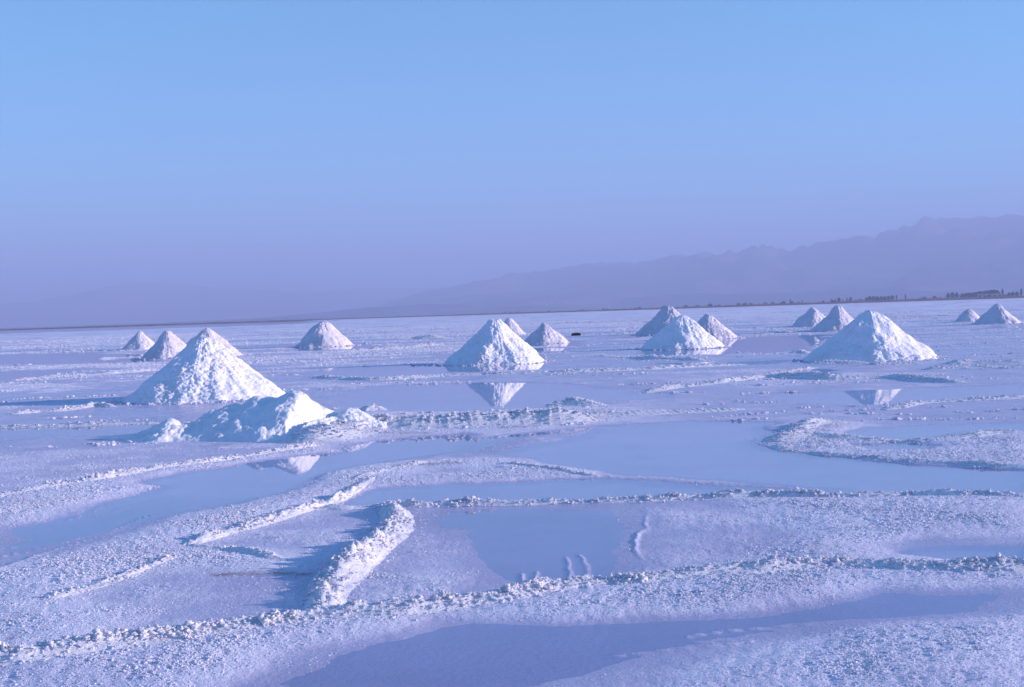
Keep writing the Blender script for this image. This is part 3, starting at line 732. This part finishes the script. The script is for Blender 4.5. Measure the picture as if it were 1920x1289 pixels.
# ------------------------------------------------------------------ trees, shed and houses beyond the shore
def foliage(g, h, rx, z0, n, leaf, poplar):
    ang = g.random(n) * 6.283; q = g.random(n) ** 0.6
    zz = g.random(n)
    env = np.sin(np.clip(zz * .93 + .07, 0, 1) * math.pi) ** .55 if not poplar else np.sin(np.clip(zz * .9 + .08, 0, 1) * math.pi) ** .5
    lob = 1 + .35 * np.sin(ang * 3 + zz * 9 + g.random() * 6)
    c = np.stack([np.cos(ang) * q * rx * env * lob, np.sin(ang) * q * rx * env * lob, z0 + zz * (h - z0)], 1)
    a = g.normal(size=(n, 3)); a /= np.linalg.norm(a, axis=1)[:, None]
    b = np.cross(a, g.normal(size=(n, 3))); b /= np.linalg.norm(b, axis=1)[:, None]
    s = leaf * (.6 + .8 * g.random(n))[:, None]
    V_ = np.stack([c - a * s - b * s * .6, c + a * s - b * s * .6, c + a * s * .7 + b * s * .8, c - a * s * .7 + b * s * .8], 1).reshape(-1, 3)
    return V_, np.arange(4 * n).reshape(-1, 4)
def tree_mesh(k, poplar):
    g = np.random.default_rng(300 + k)
    h, rx = (1.0, .14) if poplar else (1.0, .42)
    V_, F_ = foliage(g, h, rx, .12, 260, .045 if poplar else .065, poplar)
    cr = mesh_from('crown', V_, F_, M_leaf, False); cm = cr.data; bpy.data.objects.remove(cr)
    tv, tf = [], []
    def limb(p0, p1, r0, r1):
        b0 = len(tv); p0 = np.array(p0); p1 = np.array(p1)
        for p, r_ in ((p0, r0), (p1, r1)):
            for i in range(6): tv.append((p[0] + r_ * math.cos(i * 1.047), p[1] + r_ * math.sin(i * 1.047), p[2]))
        for i in range(6): tf.append((b0 + i, b0 + (i + 1) % 6, b0 + 6 + (i + 1) % 6, b0 + 6 + i))
    limb((0, 0, -.02), (0, 0, .35), .03, .02); limb((0, 0, .35), (.02, 0, .8), .02, .006)
    for i in range(4):
        a_ = i * 1.6 + k; limb((0, 0, .25 + .1 * i), (math.cos(a_) * rx * .6, math.sin(a_) * rx * .6, .45 + .12 * i), .012, .004)
    tr = mesh_from('trunk', np.array(tv), np.array(tf), M_bark); tm = tr.data; bpy.data.objects.remove(tr)
    return cm, tm
broad = [tree_mesh(k, False) for k in range(4)]; pops = [tree_mesh(10 + k, True) for k in range(3)]
def tree(px, hpx, label, poplar=False, dist=2150, wide=1.0):
    g = random.Random(int(px * 7))
    th_ = math.atan((px - 960) / FPX); z = shore_z(px)
    root = bpy.data.objects.new('poplar_tree' if poplar else 'broadleaf_tree', None); C.objects.link(root)
    root.location = (dist * math.sin(th_), dist * math.cos(th_), z)
    s = hpx / FPX * dist; root.scale = (s * wide, s * wide, s); root.rotation_euler.z = g.random() * 6
    cm, tm = g.choice(pops if poplar else broad)
    for nm, me in (('crown', cm), ('trunk', tm)):
        c_ = bpy.data.objects.new(nm, me); C.objects.link(c_); c_.parent = root
    tag(root, label, 'tree', 'trees along the far shore')
for i_, (px_, h_) in enumerate([(1806,8),(1812,8.5),(1818,9),(1824,9),(1830,9.5),(1836,10.5),(1842,11),(1848,11.5),(1854,12),(1860,12.5),(1866,12.5),(1871,12)]):
    tree(px_, h_, ORD[i_] + ' tree from the left in the long dense row behind the far shed', dist=2260, wide=1.1)
for i_, (px_, h_) in enumerate([(1780,9.5),(1788,10.5),(1796,10)]): tree(px_, h_, ['left', 'middle', 'right'][i_] + ' dark tree of the clump of three left of the long row', dist=2230, wide=.9)
for i_, (px_, h_) in enumerate([(1627,7),(1633,9),(1640,8.5),(1647,8),(1654,8),(1661,7.5),(1668,8),(1675,8.5)]): tree(px_, h_, ORD[i_] + ' tree from the left in the low dark clump above the biggest right pile', dist=2230, wide=1.1)
for i_, (px_, h_) in enumerate([(1560,7),(1568,6.5),(1575,8),(1582,6),(1590,8),(1597,8)]): tree(px_, h_, ORD[i_] + ' small tree from the left in the thin group left of the low dark clump', poplar=px_ % 2 == 0, dist=2300)
tree(1882, 14, 'lone tall poplar right of the shed', True)
tree(1917, 13, 'tall poplar at the right edge of the picture', True)
tree(1484, 9, 'thin lone poplar above the far right hand pair', True)
tree(1506, 6, 'short thin poplar right of the lone poplar', True)
tree(1700, 10, 'lone poplar right of the low dark clump', True)
tree(1683, 9.5, 'slim poplar touching the right end of the low dark clump', True)
for i_, (px_, h_) in enumerate([(1894,7),(1901,8),(1909,8)]): tree(px_, h_, ['left', 'middle', 'right'][i_] + ' one of three bushy trees between the two right poplars', dist=2200, wide=1.2)
def scrub():
    g = np.random.default_rng(5); Vs, Fs = [], []; nb = 0
    for _ in range(330):
        px_ = 900 + 1060 * g.random() ** .8; th_ = math.atan((px_ - 960) / FPX); d_ = 2050 + 300 * g.random()
        h_ = (1.2 + 3.6 * g.random() ** 2) * (0.5 + .5 * sstep(950, 1400, np.array(px_))) * (1 if fbm(np.array([px_ / 40.]), np.array([0.]), 3, 2)[0] > -.25 else .4)
        V_, F_ = foliage(g, h_, h_ * .9, 0, 26, h_ * .22, False)
        V_ = V_ + np.array([d_ * math.sin(th_), d_ * math.cos(th_), shore_z(px_) - .2]); Vs.append(V_); Fs.append(F_ + nb); nb += len(V_)
    tag(mesh_from('shore_scrub', np.vstack(Vs), np.vstack(Fs), M_leaf, False), 'low dark scrub along the far shore', kind='stuff')
scrub()
def gabled(name, px_, z, dist, W, D, Hw, Hr, label, rot=0.0, group=None, windows=0):
    th_ = math.atan((px_ - 960) / FPX)
    root = bpy.data.objects.new(name, None); C.objects.link(root)
    root.location = (dist * math.sin(th_), dist * math.cos(th_), z); root.rotation_euler.z = -th_ + rot
    w_, d_ = W / 2, D / 2
    V_ = np.array([(-w_, -d_, -1), (w_, -d_, -1), (w_, d_, -1), (-w_, d_, -1), (-w_, -d_, Hw), (w_, -d_, Hw), (w_, d_, Hw), (-w_, d_, Hw), (-w_, 0, Hw + Hr * .96), (w_, 0, Hw + Hr * .96)])
    me = bpy.data.meshes.new('wall'); me.from_pydata(V_.tolist(), [], [(0, 1, 5, 4), (1, 2, 6, 9, 5), (2, 3, 7, 6), (3, 0, 4, 8, 7)]); me.materials.append(M_wall)
    o = bpy.data.objects.new('wall', me); C.objects.link(o); o.parent = root
    e = .4; hz_ = Hw - .15
    Vr = [(-w_ - e, -d_ - e, hz_), (w_ + e, -d_ - e, hz_), (w_ + e, 0, Hw + Hr), (-w_ - e, 0, Hw + Hr), (-w_ - e, d_ + e, hz_), (w_ + e, d_ + e, hz_)]
    Vr += [(x, y, z_ + .25) for x, y, z_ in Vr]
    Fr_ = [(6, 7, 8, 9), (9, 8, 11, 10), (0, 3, 2, 1), (3, 4, 5, 2), (0, 1, 7, 6), (4, 10, 11, 5), (0, 6, 9, 3), (3, 9, 10, 4), (1, 2, 8, 7), (2, 5, 11, 8)]
    me = bpy.data.meshes.new('roof'); me.from_pydata(Vr, [], Fr_); me.materials.append(M_roof)
    o = bpy.data.objects.new('roof', me); C.objects.link(o); o.parent = root
    for k in range(windows):
        x0 = -w_ + W * (k + .5) / windows; me = bpy.data.meshes.new('door_opening')
        a_, b_ = W / windows * .22, Hw * .7
        me.from_pydata([(x0 - a_, -d_ - .06, 0), (x0 + a_, -d_ - .06, 0), (x0 + a_, -d_ - .06, b_), (x0 - a_, -d_ - .06, b_), (x0 - a_, -d_ + .1, 0), (x0 + a_, -d_ + .1, 0), (x0 + a_, -d_ + .1, b_), (x0 - a_, -d_ + .1, b_)], [], [(0, 1, 2, 3), (0, 4, 5, 1), (1, 5, 6, 2), (2, 6, 7, 3), (3, 7, 4, 0)])
        me.materials.append(M_dark); o = bpy.data.objects.new('door', me); C.objects.link(o); o.parent = root
    tag(root, label, 'building', group)
gabled('long_shed', 1858, shore_z(1858), 2130, 36, 12, 3.6, 1.8, 'long pale shed on the far shore in front of the tree row', windows=5)
def foot_z(px_, d_):
    i = np.argmin(np.abs(FT[0] - math.atan((px_ - 960) / FPX))); return float(np.interp(d_, FR[:, i], FZ[:, i]))
for i_, (px_, d_, w_) in enumerate([(1028,6900,9),(1036,7000,14),(1050,7100,16),(1058,7050,12),(1066,7150,14),(1143,6800,12),(1205,7100,13),(1213,7150,12)]):
    gabled('far_house', px_, foot_z(px_, d_), d_, w_, 9, 4.5, 2, ORD[i_] + ' tiny pale house from the left at the foot of the hills', rot=.2, group='village houses under the hills')

# ------------------------------------------------------------------ haze
def haze(density, col):
    x0, x1, y0, y1, z0, z1 = -26000, 26000, -14000, 26000, -60, 860
    Vv = [(x, y, z) for z in (z0, z1) for y in (y0, y1) for x in (x0, x1)]
    Ff = np.array([[0, 2, 3, 1], [4, 5, 7, 6], [0, 1, 5, 4], [1, 3, 7, 5], [3, 2, 6, 7], [2, 0, 4, 6]])
    m = bpy.data.materials.new('haze'); m.use_nodes = True
    nt = m.node_tree; nt.nodes.clear()
    out = N(nt, 'ShaderNodeOutputMaterial'); v = N(nt, 'ShaderNodeVolumePrincipled')
    v.inputs['Color'].default_value = (*col, 1); v.inputs['Density'].default_value = density
    v.inputs['Anisotropy'].default_value = 0.0
    nt.links.new(v.outputs[0], out.inputs['Volume'])
    o = mesh_from('haze', np.array(Vv), Ff, m, False)
    tag(o, 'pale violet haze over the salt flat and hills', kind='stuff')
haze(2.2e-4, (0.425, 0.50, 0.775))
